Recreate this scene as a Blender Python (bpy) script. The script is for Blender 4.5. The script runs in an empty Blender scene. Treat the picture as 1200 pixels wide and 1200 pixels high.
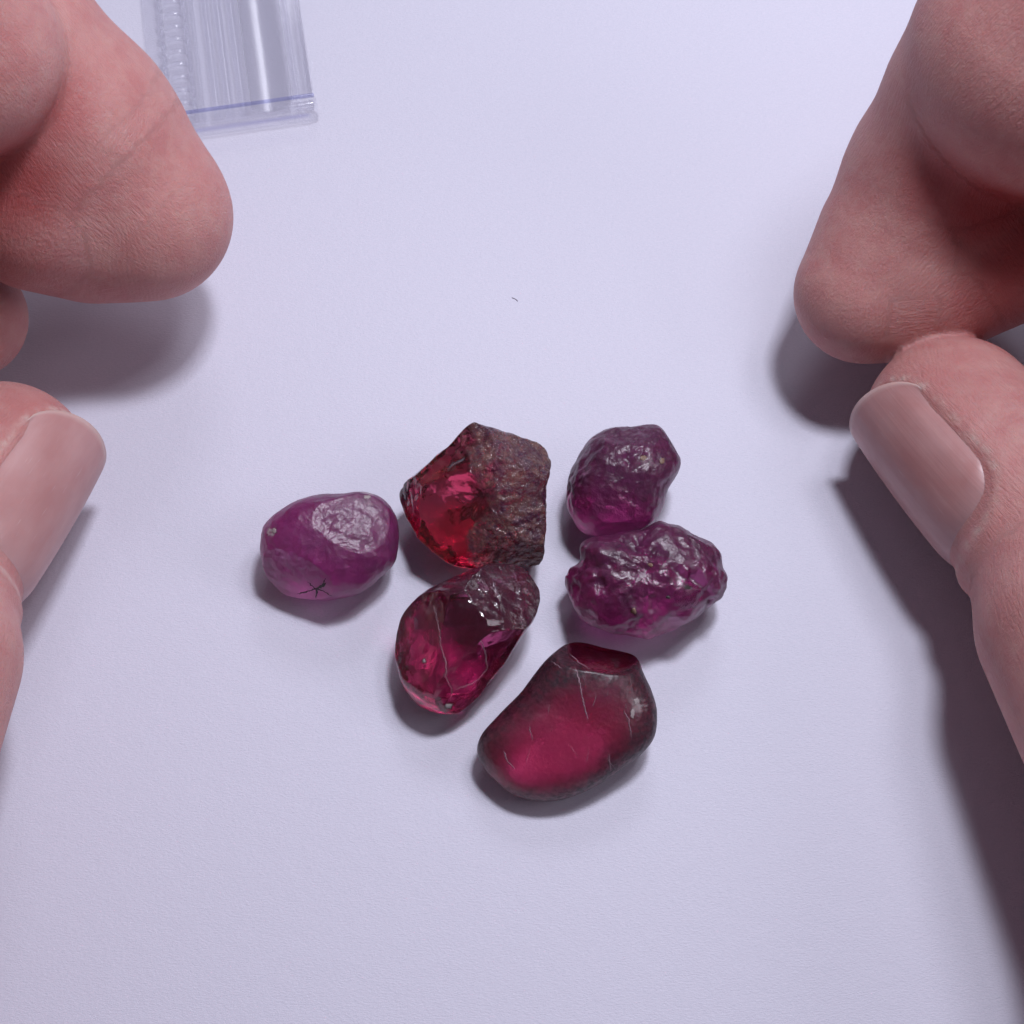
import bpy, bmesh, math, random
import numpy as np
from mathutils import Vector, Matrix, noise as mnoise

random.seed(7); np.random.seed(7)
scene = bpy.context.scene
COL = scene.collection
scene.unit_settings.scale_length = 0.01          # 1 unit = 1 cm

# ------------------------------------------------------------------ camera
TILT = math.radians(22.0)                        # from straight down
DIST = 17.0
HFOV = math.radians(36.0)
cam_d = bpy.data.cameras.new('camera'); cam = bpy.data.objects.new('camera', cam_d); COL.objects.link(cam)
CAM = np.array([0.0, -DIST*math.sin(TILT), DIST*math.cos(TILT)])
cam.location = CAM
cam.rotation_euler = (TILT, 0, 0)
cam_d.sensor_width = 36; cam_d.lens = 18/math.tan(HFOV/2)
cam_d.clip_start = 0.1; cam_d.clip_end = 500
cam_d.dof.use_dof = True; cam_d.dof.focus_distance = 16.4; cam_d.dof.aperture_fstop = 11.0
scene.camera = cam
FPX = 600/math.tan(HFOV/2)
C_R = np.array([1, 0, 0.]); C_U = np.array([0, math.cos(TILT), math.sin(TILT)]); C_N = np.array([0, -math.sin(TILT), math.cos(TILT)])
def ray(px, py):
    return (px-600)/FPX*C_R - (py-600)/FPX*C_U - C_N
def P(px, py, z=0.0):
    d = ray(px, py); return CAM + d*((z-CAM[2])/d[2])

# ------------------------------------------------------------------ world and lamps
w = bpy.data.worlds.new('World'); scene.world = w; w.use_nodes = True
bg = w.node_tree.nodes['Background']; bg.inputs[0].default_value = (0.72, 0.66, 0.86, 1); bg.inputs[1].default_value = 0.09
def area(name, loc, target, sx, sy, power, col):
    l = bpy.data.lights.new(name, 'AREA'); l.shape = 'RECTANGLE'; l.size = sx; l.size_y = sy; l.energy = power; l.color = col
    o = bpy.data.objects.new(name, l); COL.objects.link(o); o.location = loc
    o.rotation_euler = (Vector(target)-Vector(loc)).to_track_quat('-Z', 'Y').to_euler(); return o
area('key_lamp', (4.7, 7.4, 27), (0.5, 0.5, 0), 4.0, 3.0, 4000, (0.88, 0.885, 1.0))
area('side_lamp', (10.0, 7.4, 26), (0, 1, 0), 5, 5, 1200, (0.92, 0.90, 1.0))
area('fill_lamp', (26, -3, 20), (-4, 1, 0), 14, 14, 1500, (0.93, 0.89, 1.0))  # added fill from the right, lightens the shadow under the left finger
area('back_lamp', (5, 36, 34), (0, 2, 0), 14, 10, 2600, (0.88, 0.885, 1.0))

scene.view_settings.view_transform = 'Standard'; scene.view_settings.look = 'None'
scene.view_settings.exposure = 0.25; scene.view_settings.gamma = 1.0
scene.render.engine = 'CYCLES'
scene.cycles.use_denoising = True
scene.cycles.max_bounces = 10; scene.cycles.transmission_bounces = 8; scene.cycles.glossy_bounces = 4
scene.cycles.use_adaptive_sampling = True; scene.cycles.adaptive_threshold = 0.02
scene.cycles.diffuse_bounces = 3; scene.cycles.transparent_max_bounces = 12
scene.cycles.caustics_refractive = True; scene.cycles.caustics_reflective = False
scene.cycles.sample_clamp_indirect = 6.0; scene.cycles.blur_glossy = 0.0

# ------------------------------------------------------------------ material helper
class NT:
    def __init__(s, name):
        s.m = bpy.data.materials.new(name); s.m.use_nodes = True; s.t = s.m.node_tree; s.t.nodes.clear()
        s.out = s.n('ShaderNodeOutputMaterial')
    def n(s, ty, ins=None, **kw):
        x = s.t.nodes.new(ty)
        for k, v in kw.items(): setattr(x, k, v)
        for k, v in (ins or {}).items(): s.put(x.inputs[k], v)
        return x
    def put(s, sock, v):
        if isinstance(v, bpy.types.NodeSocket): s.t.links.new(v, sock)
        elif isinstance(v, bpy.types.Node): s.t.links.new(v.outputs[0], sock)
        else: sock.default_value = v
    def math(s, op, a, b=0.0, c=0.0, clamp=False):
        x = s.n('ShaderNodeMath', operation=op, use_clamp=clamp); s.put(x.inputs[0], a); s.put(x.inputs[1], b); s.put(x.inputs[2], c); return x.outputs[0]
    def ramp(s, f, stops):
        x = s.n('ShaderNodeValToRGB'); s.put(x.inputs[0], f); e = x.color_ramp.elements
        while len(e) < len(stops): e.new(0.5)
        for k, (p, c) in enumerate(stops):
            e[k].position = p; e[k].color = (c, c, c, 1) if not isinstance(c, tuple) else (*c, 1)[:4]
        return x.outputs[0]
    def mix(s, f, a, b, mode='MIX'):
        x = s.n('ShaderNodeMix', data_type='RGBA', blend_type=mode); s.put(x.inputs[0], f)
        s.put(x.inputs[6], (*a, 1) if isinstance(a, tuple) and len(a) == 3 else a); s.put(x.inputs[7], (*b, 1) if isinstance(b, tuple) and len(b) == 3 else b); return x.outputs[2]
    def noise(s, vec, scale, detail=4, rough=0.55, dist=0.0):
        x = s.n('ShaderNodeTexNoise', {'Scale': scale, 'Detail': detail, 'Roughness': rough, 'Distortion': dist}); s.put(x.inputs['Vector'], vec); return x.outputs[0]
    def bump(s, h, strength, dist, normal=None):
        x = s.n('ShaderNodeBump', {'Height': h, 'Strength': strength, 'Distance': dist})
        if normal is not None: s.put(x.inputs['Normal'], normal)
        return x.outputs[0]
    def attr(s, name):
        return s.n('ShaderNodeAttribute', attribute_name=name)
    def obj(s):
        return s.n('ShaderNodeTexCoord').outputs['Object']

# ---- paper
def mat_paper():
    k = NT('paper'); c = k.obj()
    mp = k.n('ShaderNodeMapping', {'Scale': (1.0, 2.4, 1.0), 'Rotation': (0, 0, 0.1)}); k.put(mp.inputs[0], c)
    f1 = k.noise(mp.outputs[0], 26, 5, 0.62, 0.4); f2 = k.noise(c, 5, 4, 0.6); f3 = k.noise(c, 90, 3, 0.6)
    h = k.math('ADD', k.math('MULTIPLY', f1, 0.6), k.math('ADD', k.math('MULTIPLY', f2, 0.5), k.math('MULTIPLY', f3, 0.25)))
    nb = k.bump(h, 0.48, 0.02)
    col = k.mix(k.ramp(f1, [(0.3, 0.0), (0.7, 1.0)]), (0.705, 0.70, 0.815), (0.75, 0.745, 0.855))
    b = k.n('ShaderNodeBsdfPrincipled', {'Base Color': col, 'Roughness': 0.5, 'Specular IOR Level': 0.4, 'Normal': nb})
    k.put(k.out.inputs[0], b); return k.m

# ---- skin
def mat_skin():
    k = NT('skin'); c = k.obj()
    n1 = k.noise(c, 1.7, 4, 0.6); n2 = k.noise(c, 7, 4, 0.6); n3 = k.noise(c, 30, 3, 0.6)
    col = k.mix(k.ramp(n1, [(0.35, 0.0), (0.65, 1.0)]), (0.58, 0.290, 0.270), (0.53, 0.225, 0.215))
    col = k.mix(k.ramp(n2, [(0.42, 0.0), (0.72, 0.45)]), col, (0.61, 0.37, 0.33))
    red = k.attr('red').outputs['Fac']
    col = k.mix(red, col, (0.37, 0.065, 0.065))  # crease redness, plus shade between the fingers put into the colour
    col = k.mix(k.attr('dry').outputs['Fac'], col, (0.62, 0.47, 0.42))
    # friction ridges on the pads, fine lines elsewhere
    fp = k.attr('fp').outputs['Vector']; msk = k.attr('fpm').outputs['Fac']
    warp = k.n('ShaderNodeTexNoise', {'Scale': 1.6, 'Detail': 2.0}); k.put(warp.inputs['Vector'], fp)
    wv = k.n('ShaderNodeVectorMath', operation='SCALE', ); k.put(wv.inputs[0], warp.outputs['Color']); wv.inputs['Scale'].default_value = 0.55
    ad = k.n('ShaderNodeVectorMath', operation='ADD'); k.put(ad.inputs[0], fp); k.put(ad.inputs[1], wv.outputs[0])
    ln = k.n('ShaderNodeVectorMath', operation='LENGTH'); k.put(ln.inputs[0], ad.outputs[0])
    rid = k.math('SINE', k.math('MULTIPLY', ln.outputs['Value'], 125.0))
    rid = k.math('MULTIPLY', rid, msk)
    mp = k.n('ShaderNodeMapping', {'Scale': (40, 40, 5)}); k.put(mp.inputs[0], k.attr('fl').outputs['Vector'])
    lines = k.noise(mp.outputs[0], 1.0, 4, 0.6, 0.5)
    vor = k.n('ShaderNodeTexVoronoi', {'Scale': 24.0, 'Randomness': 1.0}, feature='DISTANCE_TO_EDGE'); k.put(vor.inputs['Vector'], c)
    vr = k.ramp(vor.outputs['Distance'], [(0.0, 0.0), (0.12, 1.0)])
    h = k.math('ADD', k.math('MULTIPLY', lines, 0.9), k.math('MULTIPLY', n3, 0.5))
    h = k.math('ADD', h, k.math('MULTIPLY', vr, 0.06))
    nb = k.bump(h, 0.5, 0.032)
    nb = k.bump(rid, 0.085, 0.012, nb)
    rough = k.math('ADD', 0.40, k.math('MULTIPLY', n2, 0.22))
    b = k.n('ShaderNodeBsdfPrincipled', {'Base Color': col, 'Roughness': rough, 'Specular IOR Level': 0.4, 'Normal': nb,
        'Subsurface Weight': 0.55, 'Subsurface Radius': (0.28, 0.09, 0.06), 'Subsurface Scale': 0.35})
    k.put(k.out.inputs[0], b); return k.m

def mat_nail():
    k = NT('nail'); uv = k.attr('nl').outputs['Vector']
    sp = k.n('ShaderNodeSeparateXYZ'); k.put(sp.inputs[0], uv); s = sp.outputs['Y']; t = sp.outputs['X']
    mp = k.n('ShaderNodeMapping', {'Scale': (16, 0.8, 1)}); k.put(mp.inputs[0], uv)
    st = k.noise(mp.outputs[0], 1.0, 4, 0.6); cl = k.noise(uv, 3.0, 3, 0.5)
    col = k.mix(k.ramp(cl, [(0.35, 0.0), (0.65, 1.0)]), (0.47, 0.235, 0.225), (0.53, 0.30, 0.29))
    col = k.mix(k.ramp(s, [(0.0, 0.5), (0.22, 0.0)]), col, (0.58, 0.40, 0.41))
    col = k.mix(k.ramp(s, [(0.955, 0.0), (0.985, 0.6)]), col, (0.62, 0.48, 0.44))
    fine = k.n('ShaderNodeTexNoise', {'Scale': 5.0, 'Detail': 5.0}); mp2 = k.n('ShaderNodeMapping', {'Scale': (9, 1.2, 1)}); k.put(mp2.inputs[0], uv); k.put(fine.inputs['Vector'], mp2.outputs[0])
    col = k.mix(k.ramp(fine.outputs[0], [(0.66, 0.0), (0.74, 0.35)]), col, (0.66, 0.52, 0.52))
    nb = k.bump(st, 0.25, 0.02)
    b = k.n('ShaderNodeBsdfPrincipled', {'Base Color': col, 'Roughness': 0.38, 'Normal': nb, 'Coat Weight': 0.0, 'Coat Roughness': 0.15, 'Subsurface Weight': 0.3,
        'Subsurface Radius': (0.2, 0.08, 0.06), 'Subsurface Scale': 0.5})
    k.put(k.out.inputs[0], b); return k.m

# ---- garnet / tourmaline rough
def mat_stone(name, body, dens, rough, skin_col, skin_col2, bump=0.5, bscale=14, glow=0.25, gcol=(0.5, 0.02, 0.2), skin_max=0.8, vcol=(0.86, 0.10, 0.50), cscale=5, skr=0.07, patch=0.35):
    k = NT(name); c = k.obj()
    a = k.attr('msk'); sp = k.n('ShaderNodeSeparateColor'); k.put(sp.inputs[0], a.outputs['Color'])
    rind, clear, pale = sp.outputs[0], sp.outputs[1], sp.outputs[2]
    n1 = k.noise(c, bscale, 4, 0.5, 0.3); n2 = k.noise(c, bscale*3.2, 4, 0.6); n3 = k.noise(c, cscale, 5, 0.7)
    vor = k.n('ShaderNodeTexVoronoi', {'Scale': bscale*1.1}, feature='F1'); k.put(vor.inputs['Vector'], c)
    h = k.math('ADD', k.math('MULTIPLY', n1, 1.0), k.math('ADD', k.math('MULTIPLY', n2, 0.22), k.math('MULTIPLY', vor.outputs['Distance'], 0.6)))
    keep = k.math('SUBTRACT', 1.0, k.math('MULTIPLY', clear, 0.9))
    bs = k.math('MULTIPLY', keep, bump)
    nb = k.bump(h, bs, 0.05)
    # dulled skin of the pebble; also carries the frosted stone's painted dark rim
    fac = k.math('MULTIPLY', rind, k.ramp(n1, [(0.30, patch), (0.62, 1.0)]))
    fac = k.math('MULTIPLY', fac, skin_max, clamp=True)
    sc = k.mix(k.ramp(n3, [(0.4, 0.0), (0.62, 1.0)]), skin_col, skin_col2)
    sc = k.mix(pale, sc, (0.55, 0.50, 0.50))
    fac = k.math('MAXIMUM', fac, pale)
    rg = k.math('ADD', rough, k.math('MULTIPLY', clear, -rough*0.75), clamp=True)
    core = k.n('ShaderNodeBsdfPrincipled', {'Base Color': (*body, 1), 'Roughness': rg, 'IOR': 1.76, 'Transmission Weight': 1.0, 'Normal': nb})
    sss = k.n('ShaderNodeBsdfPrincipled', {'Base Color': (*gcol, 1), 'Roughness': 0.34, 'IOR': 1.6, 'Normal': nb, 'Subsurface Weight': 1.0,
        'Subsurface Radius': (0.5, 0.12, 0.3), 'Subsurface Scale': 0.5})
    m1 = k.n('ShaderNodeMixShader', {0: k.math('MULTIPLY', keep, glow)}); k.put(m1.inputs[1], core); k.put(m1.inputs[2], sss)
    sk = k.n('ShaderNodeBsdfPrincipled', {'Base Color': sc, 'Roughness': k.math('ADD', skr, k.math('MULTIPLY', n2, 0.16)), 'IOR': 1.5, 'Specular IOR Level': 0.35, 'Normal': nb})
    m2 = k.n('ShaderNodeMixShader', {0: fac}); k.put(m2.inputs[1], m1); k.put(m2.inputs[2], sk)
    k.put(k.out.inputs[0], m2)
    va = k.n('ShaderNodeVolumeAbsorption', {'Color': (*vcol, 1), 'Density': dens}); k.put(k.out.inputs[1], va)
    return k.m

def mat_plain(name, col, rough=0.5):
    k = NT(name); c = k.obj(); n = k.noise(c, 30, 4, 0.6)
    cc = k.mix(n, tuple(x*0.75 for x in col), tuple(min(1, x*1.2) for x in col))
    b = k.n('ShaderNodeBsdfPrincipled', {'Base Color': cc, 'Roughness': rough, 'Normal': k.bump(n, 0.4, 0.01)})
    k.put(k.out.inputs[0], b); return k.m

def mat_plastic(name='clear_plastic', tint=(0.99, 0.99, 0.999), rough=0.05, gloss=(0.35, 0.028, 0.14)):
    k = NT(name); c = k.obj(); n = k.noise(c, 7, 3, 0.5)
    nb = k.bump(n, 0.12, 0.02)
    gl = k.n('ShaderNodeBsdfPrincipled', {'Base Color': (0.96, 0.96, 1.0, 1), 'Roughness': rough, 'IOR': 1.35, 'Transmission Weight': 1.0, 'Normal': nb})
    tr = k.n('ShaderNodeBsdfTransparent', {'Color': (*tint, 1)})
    gs = k.n('ShaderNodeBsdfGlossy', {'Color': (1, 1, 1, 1), 'Roughness': gloss[2], 'Normal': nb})
    m1 = k.n('ShaderNodeMixShader', {0: 0.045}); k.put(m1.inputs[1], tr); k.put(m1.inputs[2], gl)
    lw = k.n('ShaderNodeLayerWeight', {'Blend': 0.5, 'Normal': nb}); fr = k.n('ShaderNodeMath', {1: gloss[0], 2: gloss[1]}, operation='MULTIPLY_ADD'); k.put(fr.inputs[0], k.math('POWER', lw.outputs['Facing'], 4.0))
    m2 = k.n('ShaderNodeMixShader', {0: fr.outputs[0]}); k.put(m2.inputs[1], m1); k.put(m2.inputs[2], gs)
    k.put(k.out.inputs[0], m2)
    return k.m

# ------------------------------------------------------------------ mesh helpers
def link_mesh(name, verts, faces, mat, parent=None, smooth=True):
    me = bpy.data.meshes.new(name)
    verts = np.asarray(verts, dtype=np.float32)
    if isinstance(faces, np.ndarray):
        nf, k = faces.shape
        me.vertices.add(len(verts)); me.vertices.foreach_set('co', verts.ravel())
        me.loops.add(nf*k); me.loops.foreach_set('vertex_index', faces.astype(np.int32).ravel())
        me.polygons.add(nf); me.polygons.foreach_set('loop_start', np.arange(0, nf*k, k, dtype=np.int32))
        me.update(calc_edges=True); me.validate()
    else:
        me.from_pydata(verts.tolist(), [], faces); me.update()
    if smooth: me.polygons.foreach_set('use_smooth', [True]*len(me.polygons))
    me.materials.append(mat)
    o = bpy.data.objects.new(name, me); COL.objects.link(o)
    if parent is not None: o.parent = parent
    return o
def set_attr(o, name, arr, kind):
    a = o.data.attributes.new(name, kind, 'POINT')
    key = {'FLOAT': 'value', 'FLOAT_VECTOR': 'vector', 'FLOAT_COLOR': 'color'}[kind]
    a.data.foreach_set(key, np.asarray(arr, dtype=np.float32).ravel())
def tag(o, label, cat, group=None):
    o['label'] = label; o['category'] = cat
    if group: o['group'] = group
    return o

def sm(x, a, b):
    t = np.clip((x-a)/(b-a), 0, 1); return t*t*(3-2*t)

# signed-distance helpers -----------------------------------------------------
def rcone(p, a, b, ra, rb):
    ba = b-a; L2 = ba@ba
    t = np.clip(((p-a)@ba)/L2, 0, 1)
    q = p - a - t[:, None]*ba
    return np.sqrt((q*q).sum(1)) - (ra+(rb-ra)*t)
def smin(a, b, k):
    h = np.clip(0.5+0.5*(b-a)/k, 0, 1)
    return b+(a-b)*h - k*h*(1-h)
def surface_nets(f, prims, lo, hi, h, blk=8):
    """f(points, on): on[i] says whether primitive i matters there; prims(points) gives every primitive's distance"""
    lo = np.array(lo, float); n = (np.ceil((np.array(hi)-lo)/h/blk).astype(int))*blk
    nb = n//blk
    bi = np.stack(np.meshgrid(*[np.arange(k) for k in nb], indexing='ij'), -1).reshape(-1, 3)
    bc = lo + (bi*blk + (blk-1)/2)*h
    D = prims(bc); every = [True]*D.shape[1]
    bd = f(bc, every)
    on = D < (D.min(1)+2.2*h*blk+0.45)[:, None]
    key = np.zeros(len(bi), np.int64)
    for k in range(D.shape[1]): key |= on[:, k].astype(np.int64) << k
    F = np.repeat(np.repeat(np.repeat(bd.reshape(nb), blk, 0), blk, 1), blk, 2).astype(np.float32)
    ai = np.abs(bd) < h*blk*1.25
    off = np.stack(np.meshgrid(*[np.arange(blk)]*3, indexing='ij'), -1).reshape(-1, 3)
    akeys = key[ai]; act = bi[ai]
    for kk in np.unique(akeys):
        sel = [(int(kk) >> k) & 1 == 1 for k in range(D.shape[1])]
        ii = (act[akeys == kk][:, None, :]*blk + off[None]).reshape(-1, 3)
        F[ii[:, 0], ii[:, 1], ii[:, 2]] = f(lo+ii*h, sel)
    cs = tuple(np.array(F.shape)-1)
    S = F < 0
    # crossings, kept sparse
    N = F.size; acc = {}
    ids = []; pos = []
    for ax in range(3):
        o1, o2 = [a for a in range(3) if a != ax]
        A = [slice(None)]*3; B = [slice(None)]*3; A[ax] = slice(0, -1); B[ax] = slice(1, None)
        m = np.argwhere(S[tuple(A)] != S[tuple(B)])
        mb = m.copy(); mb[:, ax] += 1
        fa = F[tuple(m.T)]; fb = F[tuple(mb.T)]
        t = fa/(fa-fb); p = m.astype(np.float64); p[:, ax] += t
        for i in (0, 1):
            for j in (0, 1):
                c = m.copy(); c[:, o1] -= i; c[:, o2] -= j
                ok = (c >= 0).all(1) & (c < np.array(cs)).all(1)
                ids.append(np.ravel_multi_index(tuple(c[ok].T), cs)); pos.append(p[ok])
    ids = np.concatenate(ids); pos = np.concatenate(pos)
    uq, inv, cnt = np.unique(ids, return_inverse=True, return_counts=True)
    V = np.stack([np.bincount(inv, pos[:, k])/cnt for k in range(3)], 1)
    V = V*h+lo
    cell = np.stack(np.unravel_index(uq, cs), 1)
    Q = []
    for ax in range(3):
        o1, o2 = (ax+1) % 3, (ax+2) % 3
        A = [slice(None)]*3; B = [slice(None)]*3; A[ax] = slice(0, -1); B[ax] = slice(1, None)
        m = np.argwhere(S[tuple(A)] != S[tuple(B)])
        m = m[(m[:, o1] > 0) & (m[:, o2] > 0) & (m[:, o1] < cs[o1]) & (m[:, o2] < cs[o2])]
        sgn = S[tuple(m.T)]
        def c(d1, d2):
            x = m.copy(); x[:, o1] -= d1; x[:, o2] -= d2
            return np.searchsorted(uq, np.ravel_multi_index(tuple(x.T), cs))
        q = np.stack([c(0, 0), c(1, 0), c(1, 1), c(0, 1)], 1)
        q[~sgn] = q[~sgn][:, ::-1]
        Q.append(q)
    Q = np.concatenate(Q)
    vb = np.ravel_multi_index(tuple(np.minimum(cell//blk, nb-1).T), nb); vk = key[vb]
    e = h*0.4
    def fv(p):
        out = np.empty(len(p))
        for kk, idx in groups:
            out[idx] = f(p[idx], kk)
        return out
    groups = [([(int(kk) >> k) & 1 == 1 for k in range(D.shape[1])], np.nonzero(vk == kk)[0]) for kk in np.unique(vk)]
    for _ in range(2):
        d = fv(V); g = np.stack([fv(V+np.eye(3)[k]*e)-d for k in range(3)], 1)
        g /= np.maximum(np.linalg.norm(g, axis=1), 1e-6)[:, None]
        V = V - np.clip(d, -h, h)[:, None]*g*0.8
    return V, Q

# ------------------------------------------------------------------ paper
PAPER = mat_paper()
def build_paper():
    n = 60; s = 40.0
    xs = np.linspace(-s/2, s/2, n)
    X, Y = np.meshgrid(xs, xs+1.0); Z = np.zeros_like(X)
    V = np.stack([X, Y, Z], -1).reshape(-1, 3)
    i = np.arange(n*n).reshape(n, n)
    Fc = np.stack([i[:-1, :-1], i[:-1, 1:], i[1:, 1:], i[1:, :-1]], -1).reshape(-1, 4)
    o = link_mesh('paper_surface', V, Fc, PAPER)
    o['kind'] = 'structure'; o['label'] = 'plain lavender white paper under the stones'
build_paper()

# ------------------------------------------------------------------ stones
def fbm(p, scale, seed, octv=4, gain=0.5):
    out = np.empty(len(p))
    for i, q in enumerate(p):
        out[i] = mnoise.fractal(Vector((q[0]*scale+seed*7.3, q[1]*scale-seed*3.1, q[2]*scale+seed*1.7)), 1.0, 2.0, octv)
    return out

def resample(poly, n):
    poly = np.asarray(poly, float); q = np.vstack([poly, poly[:1]])
    # closed Catmull-Rom
    k = len(poly); out = []
    for i in range(k):
        p0, p1, p2, p3 = poly[i-1], poly[i], poly[(i+1) % k], poly[(i+2) % k]
        for t in np.linspace(0, 1, 12, endpoint=False):
            out.append(0.5*((2*p1)+(-p0+p2)*t+(2*p0-5*p1+4*p2-p3)*t*t+(-p0+3*p1-3*p2+p3)*t**3))
    out = np.array(out); c = out.mean(0)
    ang = np.arctan2(*(out-c).T[::-1]); r = np.linalg.norm(out-c, axis=1)
    o = np.argsort(ang); ang, r = ang[o], r[o]
    th = np.linspace(-np.pi, np.pi, n, endpoint=False)
    rr = np.interp(th, ang, r, period=2*np.pi)
    return c, th, rr

def build_stone(name, outline, hgt, mat, cuts=(), pw=0.75, qz=1.0, noise_amp=0.02, noise_scale=3.0, fine_amp=0.006, fine_scale=12, seed=1,
                nth=260, nph=130, mask=None, zc=None, dome=None, pit=None, dw=None):
    c, th, rr = resample(outline, nth)
    zc = hgt if zc is None else zc
    for it in range(3):
        C = P(c[0], c[1], zc)
        dist = (CAM-C)@C_N
        ppc = FPX/dist
        u = rr*np.cos(th)/ppc; v = -rr*np.sin(th)/ppc          # local, cm
        ph = np.linspace(-np.pi/2, np.pi/2, nph)
        cp = np.maximum(np.cos(ph), 0)**pw; sp_ = np.sign(np.sin(ph))*np.abs(np.sin(ph))**qz
        L = np.stack([cp[:, None]*u[None], cp[:, None]*v[None], np.broadcast_to((hgt*sp_)[:, None], (nph, nth))], -1).reshape(-1, 3)
        if dome is not None: L[:, 2] += dome(L)
        # chips: planes in the local frame (right, up, towards the eye)
        for (nx, ny, nz, off, rnd) in cuts:
            nn = np.array([nx, ny, nz], float); nn /= np.linalg.norm(nn)
            d = L@nn - off
            dd = np.where(d > 0, d*(1-rnd), 0.0)
            L = L - dd[:, None]*nn
        if it == 0:
            nrm = L/np.maximum(np.linalg.norm(L, axis=1), 1e-6)[:, None]
            wgt = np.ones(len(L)) if dw is None else dw(c[0]+L[:, 0]*ppc, c[1]-L[:, 1]*ppc)
            disp = noise_amp*fbm(L, noise_scale, seed, 3) + wgt*fine_amp*fbm(L, fine_scale, seed+4, 4)
            if pit is not None:
                for (psc, pam) in pit:
                    vd = np.array([mnoise.voronoi(Vector(q*psc)+Vector((seed*3.7, 0.3*seed, 0)))[0][0] for q in L])
                    disp = disp - wgt*pam*(1-sm(vd, 0.05, 0.55))
            edge = 0.45+0.55*np.abs(L[:, 2])/hgt
        L = L + nrm*(disp*edge)[:, None]
        W = C + L[:, :1]*C_R + L[:, 1:2]*C_U + L[:, 2:3]*C_N
        zc += 0.0 - np.percentile(W[:, 2], 0.6)
    W[:, 2] = np.maximum(W[:, 2], 0.004+0.0*W[:, 2])
    base = np.array([W[:, 0].mean(), W[:, 1].mean(), 0.0])
    i = np.arange(nph*nth).reshape(nph, nth); j = np.roll(i, -1, 1)
    Fc = np.stack([i[:-1], j[:-1], j[1:], i[1:]], -1).reshape(-1, 4)
    # collapse the poles to one vertex each
    W2 = W.copy(); W2[:nth] = W[:nth].mean(0); W2[-nth:] = W[-nth:].mean(0)
    o = link_mesh(name, W2-base, Fc, mat)
    bm = bmesh.new(); bm.from_mesh(o.data); lay = bm.verts.layers.float_vector.new('loc')
    for vtx, l in zip(bm.verts, L): vtx[lay] = l
    bmesh.ops.remove_doubles(bm, verts=bm.verts[:], dist=1e-5)
    bmesh.ops.recalc_face_normals(bm, faces=bm.faces[:])
    Lv = np.array([vtx[lay][:] for vtx in bm.verts])
    bm.to_mesh(o.data); bm.free()
    o.location = base
    co = np.empty(len(o.data.vertices)*3); o.data.vertices.foreach_get('co', co); co = co.reshape(-1, 3)
    px = np.stack([c[0]+Lv[:, 0]*ppc, c[1]-Lv[:, 1]*ppc], 1)
    m = np.zeros((len(Lv), 4)); m[:, 3] = 1
    if mask is not None:
        r, g, b = mask(Lv, px, co); m[:, 0] = np.clip(r, 0, 1); m[:, 1] = np.clip(g, 0, 1); m[:, 2] = np.clip(b, 0, 1)
    set_attr(o, 'msk', m, 'FLOAT_COLOR')
    return o, dict(c=c, ppc=ppc, C=C, base=base)

def z5(pts, ox=280, oy=470, s=3.158): return [(ox+x/s, oy+y/s) for x, y in pts]
OUT1 = z5([(90,480),(80,560),(95,630),(135,690),(180,722),(290,735),(400,725),(470,700),(540,640),(580,590),(590,500),(580,430),(545,375),(500,345),(450,333),(380,340),(300,345),(220,370),(150,410),(105,450)])
OUT2 = z5([(585,350),(600,320),(680,250),(760,180),(850,90),(900,90),(1000,120),(1110,160),(1145,200),(1150,270),(1135,340),(1138,450),(1120,590),(1080,615),(1000,612),(900,625),(800,610),(700,545),(640,470),(600,410)])
OUT4 = z5([(575,900),(590,830),(620,770),(680,710),(760,665),(830,640),(880,615),(960,600),(1050,615),(1095,660),(1118,710),(1105,790),(1060,860),(1000,950),(940,1020),(890,1090),(820,1150),(770,1160),(690,1140),(640,1100),(600,1030),(578,960)])
OUT3 = z5([(120,500),(130,400),(180,290),(240,190),(310,130),(390,98),(500,100),(600,88),(660,100),(710,150),(745,220),(785,300),(770,370),(720,470),(690,570),(640,650),(550,710),(440,735),(330,745),(220,720),(160,650),(125,580)], 640, 480, 5)
OUT5 = z5([(115,990),(140,930),(190,890),(200,800),(270,750),(400,735),(540,715),(640,660),(700,655),(780,680),(870,730),(960,780),(1010,840),(1035,920),(1065,980),(1055,1070),(1010,1130)], 640, 480, 5) + [(800,732),(761,746),(740,746),(710,740),(686,730),(671,712),(665,697),(663,676)]
OUT6 = z5([(395,800),(410,740),(470,670),(552,588),(608,520),(670,440),(745,382),(810,362),(900,390),(1000,420),(1030,450),(1050,500),(1080,570),(1100,650),(1090,740),(1040,810),(960,870),(870,930),(760,980),(640,995),(540,970),(470,920),(420,860)], 440, 640, 3.3333)

def blob(px, x, y, r, soft=0.5):
    if r < 12: px = px + r*0.7*np.stack([np.sin(px[:, 1]*1.1+x)+np.sin(px[:, 0]*0.63), np.cos(px[:, 0]*0.9+y)+np.sin(px[:, 1]*0.71)], 1)*0.5
    return 1-sm(np.hypot(px[:, 0]-x, px[:, 1]-y)/r, 1-soft, 1+soft)

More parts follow.
